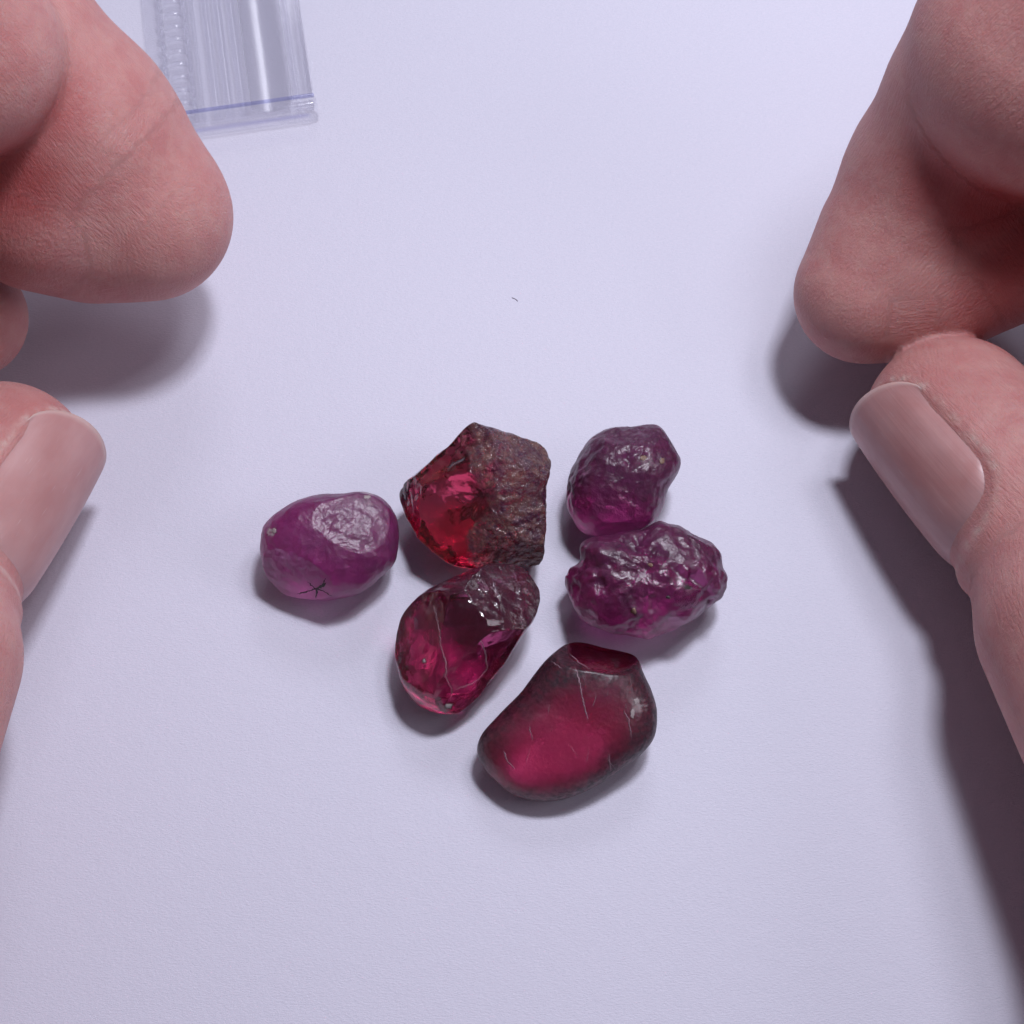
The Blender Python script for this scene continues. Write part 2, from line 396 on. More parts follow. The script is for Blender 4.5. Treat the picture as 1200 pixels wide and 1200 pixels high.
PINKW = (0.97, 0.66, 0.85)
PURPLE = mat_stone('purple_pebble', PINKW, 1.4, 0.42, (0.070, 0.024, 0.058), (0.13, 0.062, 0.11), 0.26, 8, 0.36, (0.40, 0.016, 0.24), 0.7, (0.84, 0.10, 0.66), 5, 0.29)
REDROCK = mat_stone('red_fractured', (0.97, 0.6, 0.7), 2.5, 0.03, (0.075, 0.026, 0.055), (0.20, 0.10, 0.085), 0.7, 15, 0.0, (0.5, 0.02, 0.08), 0.80, (0.90, 0.04, 0.34), 8, 0.20)
ROUGHP = mat_stone('purple_pitted', PINKW, 1.5, 0.32, (0.052, 0.016, 0.038), (0.105, 0.045, 0.08), 0.45, 9, 0.27, (0.28, 0.004, 0.15), 0.82, (0.83, 0.06, 0.60), 5, 0.25)
RUBY = mat_stone('dark_ruby', PINKW, 2.0, 0.08, (0.035, 0.014, 0.028), (0.10, 0.065, 0.085), 0.45, 9, 0.05, (0.40, 0.006, 0.12), 0.5, (0.88, 0.05, 0.46), 5, 0.14)
FROST = mat_stone('frosted_red', PINKW, 1.5, 0.30, (0.015, 0.010, 0.015), (0.036, 0.028, 0.036), 0.10, 20, 0.22, (0.58, 0.005, 0.10), 0.92, (0.94, 0.05, 0.38), 3, 0.34, 0.65)

GRP = 'rough gemstones on the paper'
# left oval pebble
def mk1(L, px, co):
    n = fbm(L, 5, 3, 3)
    r = 0.25 + 0.6*blob(px, 425, 605, 50, 0.6) + 0.35*sm(np.abs(px[:, 1]-600)*0+595-px[:, 1], 0, 25) + 0.25*n
    pale = np.maximum(blob(px, 321, 622, 5, 0.4), 0.7*blob(px, 430, 580, 10, 0.6)*sm(n, 0, 0.3))
    return r, 0*r, pale*0.8
s1, i1 = build_stone('gemstone', OUT1, 0.44, PURPLE, cuts=[(0.25, 0.35, 0.9, 0.42, 0.25), (-0.3, -0.5, 0.6, 0.48, 0.2)], pw=0.62, noise_amp=0.03, noise_scale=1.8, fine_amp=0.010, fine_scale=9, seed=1, mask=mk1)
tag(s1, 'oval purple pebble lying farthest left, with dark star-shaped crack at its lower edge', 'gemstone', GRP)

def mk2(L, px, co):
    n = fbm(L, 6, 5, 4)
    n2 = fbm(L, 2.2, 6, 3)
    r = sm(px[:, 0]+16*n+34*n2-0.10*(px[:, 1]-580), 550, 562)
    cl = 1-np.clip(r, 0, 1)
    return r, cl, 0*r
s2, i2 = build_stone('gemstone', OUT2, 0.55, REDROCK, cuts=[(-0.20, -0.28, 0.94, 0.313, 0.0), (0.30, -0.10, 0.95, 0.41, 0.03), (-0.38, 0.50, 0.78, 0.49, 0.0), (0.05, -0.75, 0.66, 0.50, 0.0), (0.5, 0.6, 0.6, 0.62, 0.0), (-0.8, -0.1, 0.5, 0.62, 0.0)],
    pw=0.36, noise_amp=0.034, noise_scale=4.5, fine_amp=0.022, fine_scale=9, seed=2, mask=mk2, pit=[(8, 0.022)], dw=lambda x, y: 0.22+0.78*sm(x, 548, 560))
tag(s2, 'angular fractured red stone with brown rough rind on its right half', 'gemstone', GRP)

def mk3(L, px, co):
    n = fbm(L, 5, 9, 4)
    r = sm(588-px[:, 1]+16*n, -14, 34)*0.85+0.05+0.2*n
    return r, 0*r, 0.5*blob(px, 755, 540, 10, 0.8)*sm(n, 0.0, 0.3)
s3, i3 = build_stone('gemstone', OUT3, 0.50, ROUGHP, cuts=[(0.0, 0.75, 0.55, 0.52, 0.15), (0.0, -0.2, 0.95, 0.47, 0.25)], pw=0.66, noise_amp=0.035, noise_scale=2.2, fine_amp=0.016, fine_scale=8, seed=3, mask=mk3, pit=[(5, 0.04), (11, 0.016)], dw=lambda x, y: (0.12+0.88*sm(600-y, -8, 26))*(0.45+0.55*sm(np.sin(x*0.085+1.3)+np.sin(y*0.11+0.04*x), -0.6, 0.9)))
tag(s3, 'upright egg-shaped purple stone with dull top, behind the bumpy pitted one', 'gemstone', GRP)

def mk4(L, px, co):
    n = fbm(L, 5, 11, 4)
    r = sm((px[:, 0]-575)*0.6-(px[:, 1]-735)*0.8+14*n, -5, 30)*0.9
    r += 0.6*(1-sm(L[:, 2]/0.5, 0.1, 0.45))
    pale = 0.5*blob(px, 522, 828, 7, 0.6)
    return r, 1-np.clip(r, 0, 1), pale*0.8
s4, i4 = build_stone('gemstone', OUT4, 0.44, RUBY, cuts=[(0.45, 0.35, 0.8, 0.46, 0.05), (-0.6, 0.2, 0.7, 0.42, 0.05), (0.45, -0.45, 0.75, 0.40, 0.0), (0.0, 0.1, 1.0, 0.39, 0.05)], pw=0.6, noise_amp=0.035, noise_scale=2.4, fine_amp=0.008, fine_scale=8, seed=4, mask=mk4, pit=[(3.5, 0.06), (9, 0.015)], dw=lambda x, y: 0.16+0.84*sm((x-575)*0.6-(y-725)*0.8, -3, 16))
tag(s4, 'glassy dark ruby stone with thin pale branching veins, in front of the angular one', 'gemstone', GRP)

def mk5(L, px, co):
    n = fbm(L, 5, 14, 4)
    r = 0.42 + 0.7*n + 0.3*sm(670-px[:, 1], -10, 25) - 0.55*blob(px, 800, 695, 38, 0.6) - 0.4*blob(px, 690, 715, 28, 0.6)
    return r, 0.2*blob(px, 800, 695, 30, 0.6), 0*r
s5, i5 = build_stone('gemstone', OUT5, 0.48, ROUGHP, cuts=[(0.1, 0.5, 0.8, 0.46, 0.3)], pw=0.62, noise_amp=0.06, noise_scale=2.6, fine_amp=0.030, fine_scale=6.5, seed=5, mask=mk5, pit=[(4, 0.06), (9, 0.024)], dw=lambda x, y: (1-0.85*sm(38-np.hypot(x-795, (y-705)*1.3), -6, 22))*(1-0.8*sm(26-np.hypot(x-693, (y-718)*1.2), -5, 16))*(0.4+0.6*sm(np.sin(x*0.075+2.0)+np.sin(y*0.10-0.05*x), -0.7, 0.8)))
tag(s5, 'bumpy deeply pitted purple stone touching the egg-shaped stone behind it', 'gemstone', GRP)

def mk6(L, px, co):
    n = fbm(L, 4, 17, 4)
    cx, cy = 658, 862
    dx, dy = px[:, 0]-cx, px[:, 1]-cy
    a, b = dx*0.86-dy*0.5, dx*0.5+dy*0.86
    e = np.hypot(a/108, b/57)
    r = sm(e+0.12*n, 0.5, 1.12)*0.95 + 0.05  # painted: rim darkened and centre left open, as light passes through the stone
    chip = sm(0.02-(0.55*0+0), 0, 1)*0
    win = sm(-(px[:, 1]-(786-((px[:, 0]-712)/38)**2*12)), -1, 3)*sm(px[:, 0], 664, 670)*(1-sm(px[:, 0], 748, 753))
    r = r*(1-win)
    pale = np.maximum(0.75*blob(px, 745, 825, 7, 0.7)*sm(n, -0.15, 0.2), np.maximum(0, 0))
    return r, win, pale*0.7
s6, i6 = build_stone('gemstone', OUT6, 0.34, FROST, cuts=[(0.12, 0.75, 0.42, 0.60, 0.03)], pw=0.58, noise_amp=0.02, noise_scale=1.6, fine_amp=0.003, fine_scale=12, seed=6, mask=mk6)
tag(s6, 'smooth frosted dark red stone nearest the viewer, chipped glassy at its far end', 'gemstone', GRP)

# ------------------------------------------------------------------ small marks that belong to the stones
from mathutils.bvhtree import BVHTree
def surf_pts(o, pts, lift=0.0):
    bm = bmesh.new(); bm.from_mesh(o.data); t = BVHTree.FromBMesh(bm); bm.free()
    off = o.location; out = []; nr = []
    for x, y in pts:
        d = Vector(ray(x, y)).normalized(); h, n, i, _ = t.ray_cast(Vector(CAM)-off, d)
        if h is None: continue
        out.append(np.array(h+n*lift)); nr.append(np.array(n))
    return np.array(out), np.array(nr)
def dense(pts, step=1.5, jit=0.0, seed=0):
    r = random.Random(seed); out = []
    for (x0, y0), (x1, y1) in zip(pts[:-1], pts[1:]):
        n = max(1, int(math.hypot(x1-x0, y1-y0)/step))
        for i in range(n): out.append((x0+(x1-x0)*i/n+r.uniform(-jit, jit), y0+(y1-y0)*i/n+r.uniform(-jit, jit)))
    return out+[pts[-1]]
def seam(o, name, pts, w, mat, seed=0, jit=0.7, flat=0.35, taper=True):
    c, n = surf_pts(o, dense(pts, 1.6, jit, seed))
    if len(c) < 3: return None
    r = random.Random(seed); V = []; m = len(c); K = 6
    for i in range(m):
        t = c[min(i+1, m-1)]-c[max(i-1, 0)]; t = unit(t) if np.linalg.norm(t) > 1e-9 else np.array([1., 0, 0])
        s_ = unit(np.cross(t, n[i])); ww = w*(0.6+0.8*r.random())
        if taper: ww *= min(1, 0.25+i/3, 0.25+(m-1-i)/3)
        for k in range(K):
            a = 2*math.pi*k/K; V.append(c[i]+s_*ww*math.cos(a)+n[i]*(ww*flat*math.sin(a)+0.001))
    Fc = [(i*K+k, i*K+(k+1) % K, (i+1)*K+(k+1) % K, (i+1)*K+k) for i in range(m-1) for k in range(K)]
    Fc += [tuple(range(K))[::-1], tuple(range((m-1)*K, m*K))]
    return link_mesh(name, V, Fc, mat, o)
def unit(v): return v/np.linalg.norm(v)
def patch(o, name, x, y, rx, ry, mat, seed=0, hgt=0.005):
    """small irregular grain seated in the surface"""
    r = random.Random(seed); n = 14
    rad = [r.uniform(0.6, 1.15) for _ in range(n)]
    ring = [(x+rx*rad[i]*math.cos(2*math.pi*i/n), y+ry*rad[i]*math.sin(2*math.pi*i/n)) for i in range(n)]
    mid = [(x+0.55*(a-x), y+0.55*(b-y)) for a, b in ring]
    C, N = surf_pts(o, ring+mid+[(x, y)])
    if len(C) < 2*n+1: return None
    V = np.vstack([C[:n]-N[:n]*0.006, C[n:2*n]+N[n:2*n]*hgt*0.7, C[2*n:]+N[2*n:]*hgt, C[2*n:]-N[2*n:]*0.02])
    Fc = [(i, (i+1) % n, n+(i+1) % n, n+i) for i in range(n)]+[(n+i, n+(i+1) % n, 2*n) for i in range(n)]+[((i+1) % n, i, 2*n+1) for i in range(n)]
    return link_mesh(name, V, Fc, mat, o)
VEIN = mat_plain('pale_vein', (0.28, 0.17, 0.21), 0.5); DARK = mat_plain('dark_crack', (0.03, 0.018, 0.02), 0.5); OCHRE = mat_plain('ochre_grain', (0.22, 0.14, 0.10), 0.5); CHALK = mat_plain('pale_grain', (0.33, 0.28, 0.28), 0.6)
seam(s4, 'vein', z5([(720,760),(740,830),(745,900),(765,960),(765,1020),(790,1070),(785,1110)]), 0.0045, VEIN, 1, 1.3)
seam(s4, 'vein', z5([(895,885),(915,940),(917,990),(880,1035),(840,1055),(800,1068)]), 0.005, VEIN, 2, 1.3)
patch(s4, 'mineral_grain', *z5([(685, 962)])[0], 2.5, 4, CHALK, 6)
patch(s4, 'mineral_grain', *z5([(775, 1128)])[0], 7, 5, CHALK, 7)
for k, q in enumerate([[(285,698),(266,680),(252,668)], [(300,693),(314,672),(322,655)], [(285,695),(250,705),(215,715)], [(290,695),(325,710),(345,722)], [(288,690),(288,712),(285,730)], [(270,700),(300,690),(322,672)]]):
    seam(s1, 'crack', z5(q), (0.006, 0.006, 0.009, 0.008, 0.010, 0.013)[k], DARK, 10+k)
patch(s1, 'mineral_grain', *z5([(130, 480)])[0], 4, 6, CHALK, 8)
patch(s1, 'mineral_grain', *z5([(475, 355)])[0], 7, 4, CHALK, 9)
patch(s5, 'inclusion', 806, 688, 6, 3.5, DARK, 11, 0.004)
patch(s5, 'inclusion', 783, 700, 4, 3, DARK, 12, 0.004)
patch(s5, 'inclusion', 762, 662, 5, 4, OCHRE, 13, 0.006)
patch(s5, 'inclusion', 743, 716, 5, 6, OCHRE, 14, 0.006)
patch(s3, 'inclusion', 754, 537, 6, 5, OCHRE, 15, 0.006)
patch(s3, 'inclusion', 776, 540, 5, 6, OCHRE, 16, 0.006)
zz = lambda q: z5(q, 440, 640, 3.3333)
for k, (q, wd) in enumerate([([(780,470),(800,540),(812,610),(830,680)], 0.006), ([(690,450),(730,480)], 0.005), ([(760,420),(800,460),(840,480)], 0.005), ([(910,810),(915,850),(920,880)], 0.004), ([(500,800),(515,840),(545,870)], 0.006), ([(970,640),(990,680),(1000,750)], 0.004), ([(600,700),(615,760)], 0.003)]):
    seam(s6, 'scratch', zz(q), wd, VEIN, 30+k)
for k, (x, y, a, b) in enumerate([(1020,605,5,6), (1005,655,4,8)]):
    patch(s6, 'mineral_grain', *zz([(x, y)])[0], a, b, CHALK if k in (0, 1, 4) else VEIN, 40+k, 0.004)
rs = random.Random(5)
for k in range(16):
    x, y = rs.uniform(590, 750), rs.uniform(790, 905); a = rs.uniform(0.9, 1.9); l = rs.uniform(6, 20)
    seam(s6, 'scratch', [(x, y), (x+0.5*l*math.cos(a)+rs.uniform(-1, 1), y+0.5*l*math.sin(a)), (x+l*math.cos(a), y+l*math.sin(a))], 0.0022, VEIN, 60+k, 0.3)

# ------------------------------------------------------------------ hands
SKIN = mat_skin(); NAIL = mat_nail()
def unit(v): return v/np.linalg.norm(v)
class Nail:
    """plate on the back of a last finger joint: axis a (to the tip), normal n, side s"""
    def __init__(s, base, tip, rb, rt, n, half, s0, s1, ext=0.0):
        s.base, s.tip = base, tip; s.L = np.linalg.norm(tip-base); s.a = (tip-base)/s.L
        s.n = unit(n-(n@s.a)*s.a); s.s = np.cross(s.a, s.n); s.rb, s.rt = rb, rt
        s.half, s.s0, s.s1 = half, s0, s1                      # half width (cm, along the arc), start and end along the axis (cm)
    def local(s, p):
        q = p-s.base; x = q@s.a; y = q@s.n; z = q@s.s
        rho = np.hypot(y, z); th = np.arctan2(z, y)
        return x, rho, th
    def R(s, x): return s.rb+(s.rt-s.rb)*x/s.L
    def border(s, x, th):
        Rm = s.R((s.s0+s.s1)/2); arc = np.abs(th)*Rm
        mid = (s.s0+s.s1)/2; hl = (s.s1-s.s0)/2
        # rounded-rectangle distance
        r = 0.55
        qx = np.abs(x-mid)-(hl-r); qy = arc-(s.half-r)
        return np.minimum(np.maximum(qx, qy), 0)+np.hypot(np.maximum(qx, 0), np.maximum(qy, 0))-r
    def mesh(s, parent, mat, name='nail', lift=0.0):
        nu, nv = 41, 49; V = []; A = []
        Rm = s.R((s.s0+s.s1)/2)
        for i in range(nv):
            t = i/(nv-1)*2-1
            for j in range(nu):
                f = j/(nu-1)
                # keep grid inside the rounded plate
                r = 0.55; tt = abs(t)*s.half
                cut = 0.0
                if tt > s.half-r: cut = r-math.sqrt(max(r*r-(tt-(s.half-r))**2, 0))
                r2 = min(0.92, s.half*0.98); cutf = r2-math.sqrt(max(r2*r2-max(0, tt-(s.half-r2))**2, 0))
                x = (s.s0+cut)+(s.s1-cutf*0.62-s.s0-cut)*f
                th = t*s.half/Rm
                sag = 0.035*((x-(s.s0+s.s1)/2)/(s.s1-s.s0)*2)**2
                edge = 0.085*(max(0, abs(t)-0.72)/0.28)**1.5*(1-max(0, f-0.75)/0.25*0.8)+0.09*(max(0, 0.2-f)/0.2)**1.5
                R = s.R(x)+lift-sag-edge+0.004
                V.append(s.base+s.a*x+R*(math.cos(th)*s.n+math.sin(th)*s.s)); A.append((t, f, 0))
        n0 = len(V)
        V = np.array(V); A = np.array(A)
        i = np.arange(nv*nu).reshape(nv, nu)
        Fc = np.stack([i[:-1, :-1], i[1:, :-1], i[1:, 1:], i[:-1, 1:]], -1).reshape(-1, 4)
        o = link_mesh(name, V, Fc, mat)
        set_attr(o, 'nl', A, 'FLOAT_VECTOR')
        md = o.modifiers.new('thickness', 'SOLIDIFY'); md.thickness = 0.045; md.offset = 0
        return o

def build_hand(label, J, mirror, fp, nails, lo, hi, h=0.055):
    """J: joints in cm. Fingers are chains of tapered rounds; they blend softly into the palm."""
    def prims(p):
        return np.stack([rcone(p, a, b, ra, rb) for ch in J['fingers']+[J['palm']] for (a, b, ra, rb, k) in ch], 1)
    def chain(p, ch, on):
        d = None
        for (a, b, ra, rb, k), use in zip(ch, on):
            if not use: continue
            e = rcone(p, a, b, ra, rb)
            d = e if d is None else smin(d, e, k)
        return d
    def f(p, on):
        d = None; n = 0
        for ch in J['fingers']:
            e = chain(p, ch, on[n:n+len(ch)]); n += len(ch)
            if e is not None: d = e if d is None else smin(d, e, 0.06)
        e = chain(p, J['palm'], on[n:])
        if e is not None: d = e if d is None else smin(d, e, 0.35)
        for nl in nails:
            x, rho, th = nl.local(p)
            q = nl.border(x, th); near = (np.abs(th) < 1.9) & (x > -0.6) & (x < nl.s1+0.6) & (rho < 2.0)
            fold = 0.065*np.exp(-((q-0.07)/0.10)**2)*(1-sm(x, nl.s1-0.75, nl.s1-0.25))*(1-0.8*sm(np.abs(th), 0.55, 1.0))*(1-0.5*sm(nl.s0+0.25-x, 0, 0.3))
            d = np.where(near, d-fold+0.03*sm(-q, 0.0, 0.12), d)
        # palmar creases: shallow grooves across the joints
        for (c0, ax, up, rad, dep, wd) in J['creases']:
            q = p-c0; x = q@ax; y = q@up; z = q-np.outer(x, ax); r = np.sqrt((z*z).sum(1))
            m = (r < rad*1.6)
            d = d + np.where(m, dep*np.exp(-((x)/wd)**2)*sm(y, -0.2, 0.5), 0)
        return d
    V, Q = surface_nets(f, prims, lo, hi, h)
    wx = np.array([mnoise.noise(Vector(v*1.3)) for v in V])
    g = None
    base = np.array([V[:, 0].mean(), V[:, 1].mean(), 0.0])
    o = link_mesh('hand', V-base, Q, SKIN); o.location = base
    # ridge coordinates of the pads
    fpv = np.zeros((len(V), 3)); fpm = np.zeros(len(V)); best = np.full(len(V), 9.0)
    for (c0, ax, sd, rad) in fp:
        q = V-c0; r = np.linalg.norm(q, axis=1); m = r < best
        fpv[m] = np.stack([q@ax*0.8, q@sd*1.15, 0*r], 1)[m]; fpm[m] = (1-sm(r/rad, 0.55, 1.0))[m]; best[m] = r[m]
    set_attr(o, 'fp', fpv, 'FLOAT_VECTOR'); set_attr(o, 'fpm', fpm, 'FLOAT')
    fl = np.zeros((len(V), 3)); bestd = np.full(len(V), 1e9)
    for ch in J['fingers']:
        for (a, b, ra, rb, k) in ch:
            d = rcone(V, a, b, ra, rb); m = d < bestd; bestd[m] = d[m]
            ax = unit(b-a); tmp = np.cross(ax, [0.3, 0.5, 0.8]); tmp = unit(tmp); t2 = np.cross(ax, tmp)
            q = V-a; fl[m] = np.stack([q@tmp, q@t2, q@ax], 1)[m]
    set_attr(o, 'fl', fl, 'FLOAT_VECTOR')
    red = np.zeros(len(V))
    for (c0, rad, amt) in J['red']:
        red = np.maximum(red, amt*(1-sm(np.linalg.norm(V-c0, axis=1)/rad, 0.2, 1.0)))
    dry = np.zeros(len(V)); mn = np.array([mnoise.noise(Vector(v*11)) for v in V])
    for nl in nails:
        x, rho, th = nl.local(V); q = nl.border(x, th)
        dry = np.maximum(dry, np.where((np.abs(th) < 1.9) & (rho < 1.6), np.exp(-((q+0.0)/0.035)**2), 0)*np.clip(0.45+1.2*mn, 0, 0.75))
    set_attr(o, 'dry', dry, 'FLOAT')
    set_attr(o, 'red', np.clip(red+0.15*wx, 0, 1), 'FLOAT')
    for nl in nails:
        n = nl.mesh(o, NAIL); n.data.transform(Matrix.Translation(-Vector(base))); n.parent = o
    tag(o, label, 'hand', 'hands resting on the paper')
    return o

def img(dx, dy): return dx*C_R - dy*C_U        # picture direction as a vector

def B(px, py, z, rpx):
    c = P(px, py, z); return c, rpx*((CAM-c)@C_N)/FPX
def cone(a, b, k): return (a[0], b[0], a[1], b[1], k)

def hand(label, idx, thumb, M, Rg, Lt, mcp, wr, arm, th_n, ix_n, red, fp, lo, hi, kl=0.17):
    """idx: tip, pad, pad2, dip, join, lobe, pip; thumb: tip, ip, knuckle, mcp, cmc (centre, radius) pairs"""
    tip, pad, pad2, dip, join, lobe, pip, bk = idx; tt, ip, kn, tmc, cmc = thumb
    F = [
        [cone(dip, bk, 0.1), cone(bk, tip, 0.15), cone(dip, pad, 0.25), cone(pad, pad2, 0.3), cone(pad2, tip, 0.25), cone(dip, join, 0.2), cone(lobe, pip, kl), cone(pip, mcp, 0.2)],
        [(M[1], M[0], 0.95, 1.1, 0.2), (M[2], M[1], 0.85, 0.92, 0.08), (M[2], M[3], 0.82, 0.66, 0.06)],
        [(Rg[1], Rg[0], 0.9, 1.05, 0.2), (Rg[2], Rg[1], 0.8, 0.88, 0.08), (Rg[2], Rg[3], 0.78, 0.62, 0.06)],
        [(Lt[1], Lt[0], 0.8, 0.95, 0.2), (Lt[2], Lt[1], 0.7, 0.78, 0.08), (Lt[2], Lt[3], 0.68, 0.56, 0.06)],
        [cone(ip, tt, 0.1), cone(kn, tmc, 0.28), cone(tmc, cmc, 0.5)],
    ]
    w = wr
    Pm = [(mcp[0], w, 1.15, 1.7, 0.5), (M[0], w, 1.2, 1.7, 0.6), (Rg[0], w, 1.15, 1.7, 0.6), (Lt[0], w, 1.05, 1.6, 0.6), (cmc[0], w, 1.5, 1.8, 0.8),
          ((mcp[0]+tmc[0])/2*0.5+w*0.5, tmc[0], 1.2, 0.9, 0.8), (w, arm, 1.9, 2.6, 0.8)]
    J = dict(fingers=F, palm=Pm, creases=[], red=red)
    D = np.linalg.norm(tt[0]-ip[0])
    n1 = Nail(ip[0], tt[0], ip[1], tt[1], th_n, 0.99, D-1.36, D+0.60)
    D2 = np.linalg.norm(tip[0]-dip[0])
    n2 = Nail(dip[0], tip[0], dip[1], tip[1], ix_n, 0.55, D2-0.6, D2+0.40)
    ax = unit(tip[0]-dip[0])
    return build_hand(label, J, 1, [(fp[0], ax, unit(np.cross(ax, C_N)), fp[1])], [n1, n2], lo, hi)

# --- right hand
hand('right hand with darker shaded fingertips, at the right edge beside the purple stones',
    (B(1014, 343, 1.25, 76), B(1150, 280, 1.5, 104), B(1085, 332, 1.25, 84), B(1104, 214, 1.9, 109), B(1142, 114, 2.88, 108), B(1228, 64, 3.5, 165), B(1390, -120, 4.9, 160), B(1050, 288, 1.5, 93)),
    (B(1116, 496, 1.10, 102), B(1334, 728, 1.65, 136), B(1292, 730, 1.8, 146), B(1445, 1090, 2.2, 145), B(1590, 1340, 2.3, 190)),
    (P(1790, 330, 3.6), P(1500, 40, 2.6), P(1400, 190, 1.35), P(1450, 330, 0.95)),
    (P(1820, 500, 2.7), P(1620, 120, 1.5), P(1530, 290, 0.9), P(1560, 420, 0.8)),
    (P(1830, 680, 1.9), P(1720, 300, 1.1), P(1640, 420, 0.8), P(1670, 520, 0.7)),
    B(1710, 170, 4.7, 145), P(1830, 1250, 2.7), P(1830, 1250, 2.7)+np.array([3.0, -6.5, 0.3]),
    0.94*img(-0.773, 0.634)+0.34*C_N, -C_N,
    [(P(1110, 195, 2.7), 0.8, 0.9), (P(1160, 235, 2.6), 0.9, 1.0), (P(1200, 280, 2.2), 1.1, 0.9), (P(1180, 340, 1.6), 1.2, 0.6), (P(1080, 440, 1.8), 1.0, 0.25)], (P(1140, 400, 1.8), 1.5),  # dark red spots; paint the shade under the joint and towards the thumb
    (2.6, -16, -0.3), (16, 9.5, 7.0))

# --- left hand
hand('left hand with paler lit fingertips, at the left edge near the clear plastic piece',
    (B(172, 252, 1.75, 93), B(55, 236, 2.05, 100), B(110, 262, 1.7, 84), B(82, 166, 2.3, 126), B(12, 78, 2.98, 126), B(-50, 62, 3.82, 122), B(-190, -110, 5.2, 130), B(132, 216, 1.95, 112)),
    (B(4, 547, 1.10, 100), B(-152, 760, 1.75, 124), B(-110, 772, 1.85, 132), B(-215, 1100, 2.2, 140), B(-390, 1350, 2.3, 190)),
    (P(-590, 360, 3.7), P(-320, 80, 2.7), P(-140, 240, 1.4), P(-42, 372, 0.95)),
    (P(-620, 520, 2.7), P(-420, 150, 1.5), P(-280, 310, 0.95), P(-190, 430, 0.8)),
    (P(-630, 700, 1.9), P(-520, 320, 1.1), P(-430, 440, 0.8), P(-360, 540, 0.7)),
    B(-520, 200, 4.9, 145), P(-640, 1270, 2.7), P(-640, 1270, 2.7)+np.array([-3.0, -6.5, 0.3]),
    0.93*img(0.848, 0.53)+0.37*C_N, -C_N,
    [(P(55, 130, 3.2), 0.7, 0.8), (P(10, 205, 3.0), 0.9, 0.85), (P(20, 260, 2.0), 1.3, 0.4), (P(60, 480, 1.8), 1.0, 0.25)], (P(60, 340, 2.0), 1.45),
    (-16, -16, -0.3), (-2.2, 9.5, 7.2), 0.10)

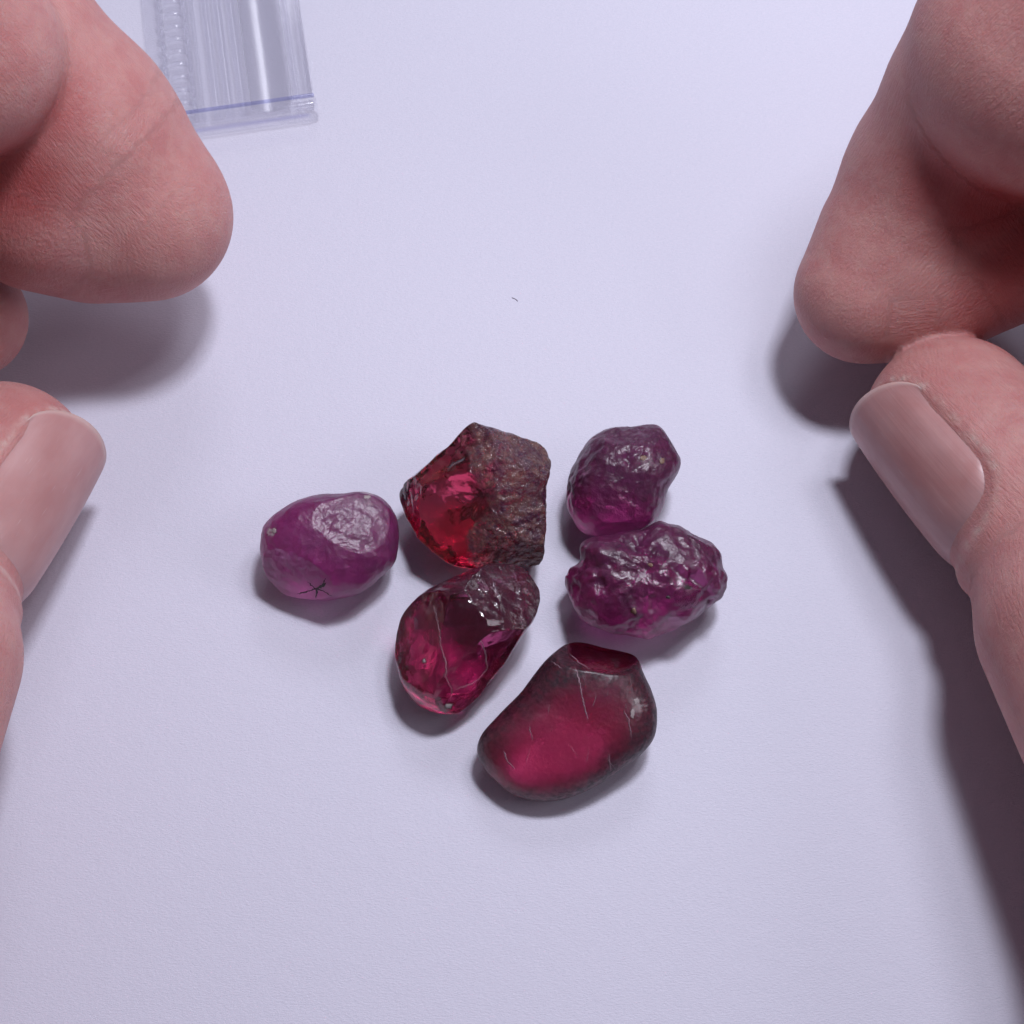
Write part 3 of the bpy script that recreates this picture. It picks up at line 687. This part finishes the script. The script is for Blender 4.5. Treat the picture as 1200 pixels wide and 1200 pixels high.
# ------------------------------------------------------------------ clear plastic piece
CLEAR = mat_plastic(); SOFT = mat_plastic('clear_plastic_hollow', gloss=(0.3, 0.08, 0.30)); BLUE = mat_plastic('blue_edge_plastic', (0.82, 0.83, 0.96))
def build_plastic():
    o0 = P(373, 141, 0); ux = P(238, 160, 0)-o0; ux = unit(ux)                # leftwards along the end
    uy = np.array([ux[1], -ux[0], 0.0])
    if uy[1] < 0: uy = -uy                                                    # away from the viewer
    root = bpy.data.objects.new('plastic_case', None); COL.objects.link(root); root.location = o0
    root.rotation_euler = (0, 0, math.atan2(-ux[1], -ux[0]))                  # local -x runs left, +y away
    tag(root, 'clear ridged plastic case end with bluish rim, behind the left index finger', 'plastic case')
    W, LEN = 1.95, 5.0
    def box(name, x0, x1, y0, y1, z0, z1, bev=0.02, parent=root):
        bm = bmesh.new(); bmesh.ops.create_cube(bm, size=1)
        for v in bm.verts: v.co = ((x0+x1)/2+v.co.x*(x1-x0), (y0+y1)/2+v.co.y*(y1-y0), (z0+z1)/2+v.co.z*(z1-z0))
        bmesh.ops.bevel(bm, geom=bm.edges[:], offset=bev, segments=3, affect='EDGES', profile=0.5)
        me = bpy.data.meshes.new(name); bm.to_mesh(me); bm.free(); me.materials.append(CLEAR)
        me.polygons.foreach_set('use_smooth', [True]*len(me.polygons))
        o = bpy.data.objects.new(name, me); COL.objects.link(o); o.parent = parent; return o
    def sweep(name, prof, y0, y1, parent=root):
        """closed cross-section (x, z) run along the length"""
        n = len(prof); V = [(x, y0, z) for x, z in prof]+[(x, y1, z) for x, z in prof]
        Fc = [(i, (i+1) % n, n+(i+1) % n, n+i) for i in range(n)]+[tuple(range(n))[::-1], tuple(range(n, 2*n))]
        o = link_mesh(name, V, Fc, CLEAR, parent)
        bm = bmesh.new(); bm.from_mesh(o.data); bmesh.ops.recalc_face_normals(bm, faces=bm.faces[:]); bm.to_mesh(o.data); bm.free()
        o.data.set_sharp_from_angle(angle=math.radians(50)); return o
    def rod(x, z, rx, rz, n=14): return [(x+rx*math.cos(a), z+rz*math.sin(a)) for a in np.linspace(0, 2*math.pi, n, endpoint=False)]
    box('base_plate', -W, -0.02, 0.145, LEN, 0.01, 0.07)
    box('end_wall', -W+0.12, 0.02, -0.03, 0.14, 0.012, 0.34, 0.05)
    e = box('rim', -W+0.125, 0.0, 0.085, 0.135, 0.342, 0.358, 0.006); e.data.materials[0] = BLUE
    box('side_wall', -0.075, -0.005, 0.145, LEN, 0.075, 0.27, 0.025)
    for x, r, hh in ((-0.20, 0.03, 0.12), (-0.86, 0.050, 0.17), (-1.02, 0.055, 0.20), (-1.17, 0.045, 0.15), (-1.33, 0.025, 0.18)):
        # rounded rib standing on the plate
        pr = [(x-r, 0.074)]+[(x+r*math.cos(a), hh-r+r*math.sin(a)) for a in np.linspace(math.pi, 0, 9)]+[(x+r, 0.074)]
        sweep('rib', pr, 0.145, LEN)
    # shallow hollow between the ribs
    xs = np.linspace(-0.76, -0.26, 15); mid = -0.51
    up = [(x, 0.10+0.12*((x-mid)/0.25)**2) for x in xs]; dn = [(x, 0.075+0.10*((x-mid)/0.25)**2*0.9) for x in xs[::-1]]
    sweep('trough', up+dn, 0.16, LEN)
    COL.objects['trough'].data.materials[0] = SOFT
    # toothed track
    for x in (-1.42, -1.72): box('track_rail', x-0.03, x+0.03, 0.15, LEN, 0.074, 0.15, 0.02)
    proto = None; bead0 = None; bead1 = None
    y = 0.22
    rng = random.Random(3)
    while y < LEN-0.1:
        if proto is None:
            # arched tooth between the rails
            V = []; Fc = []; nu, nv = 13, 10
            for i in range(nu):
                a = math.pi*i/(nu-1); cx = -1.57+0.112*math.cos(a)*-1; cz = 0.085+0.075*math.sin(a)
                for j in range(nv):
                    b = 2*math.pi*j/nv
                    V.append((cx, 0.035*math.cos(b), cz+0.022*math.sin(b)))
            for i in range(nu-1):
                for j in range(nv):
                    Fc.append((i*nv+j, i*nv+(j+1) % nv, (i+1)*nv+(j+1) % nv, (i+1)*nv+j))
            Fc += [tuple(range(nv))[::-1], tuple(range((nu-1)*nv, nu*nv))]
            proto = link_mesh('tooth', V, Fc, CLEAR, root)
            bm = bmesh.new(); bm.from_mesh(proto.data); bmesh.ops.recalc_face_normals(bm, faces=bm.faces[:]); bm.to_mesh(proto.data); bm.free()
            proto.location = (0, y, 0)
            bm = bmesh.new(); bmesh.ops.create_uvsphere(bm, u_segments=12, v_segments=8, radius=1)
            for v in bm.verts: v.co = (v.co.x*0.035, v.co.y*0.062, v.co.z*0.045)
            me = bpy.data.meshes.new('bead'); bm.to_mesh(me); bm.free(); me.materials.append(CLEAR); me.polygons.foreach_set('use_smooth', [True]*len(me.polygons))
            bead0 = bpy.data.objects.new('bead', me); COL.objects.link(bead0); bead0.parent = root; bead0.location = (-1.42, y+0.09, 0.175)
        else:
            t = proto.copy(); COL.objects.link(t); t.parent = root; t.location = (0, y, 0)
            t = bead0.copy(); COL.objects.link(t); t.parent = root; t.location = (-1.42, y+0.09, 0.175)
        t = bead0.copy(); COL.objects.link(t); t.parent = root; t.location = (-1.72, y+0.09, 0.17)
        y += 0.19
build_plastic()

# ------------------------------------------------------------------ lint
LINT = mat_plain('lint', (0.42, 0.40, 0.47), 0.8)
def lint(pts, label):
    pts = dense(pts, 1.5, 0.3, 4); c = [P(x, y, 0.006) for x, y in pts]; V = []; K = 5
    for i, q in enumerate(c):
        t = unit(c[min(i+1, len(c)-1)]-c[max(i-1, 0)]); s_ = np.array([-t[1], t[0], 0])
        for k in range(K):
            a = 2*math.pi*k/K; V.append(q+0.004*(s_*math.cos(a)+np.array([0, 0, 1])*math.sin(a)))
    Fc = [(i*K+k, i*K+(k+1) % K, (i+1)*K+(k+1) % K, (i+1)*K+k) for i in range(len(c)-1) for k in range(K)]+[tuple(range(K))[::-1], tuple(range((len(c)-1)*K, len(c)*K))]
    b0 = c[0].copy(); b0[2] = 0
    o = link_mesh('lint_fibre', np.array(V)-b0, Fc, LINT); o.location = b0; tag(o, label, 'lint')
lint([(600, 349), (604, 350), (607, 353)], 'tiny grey curl of lint on bare paper above the angular stone')
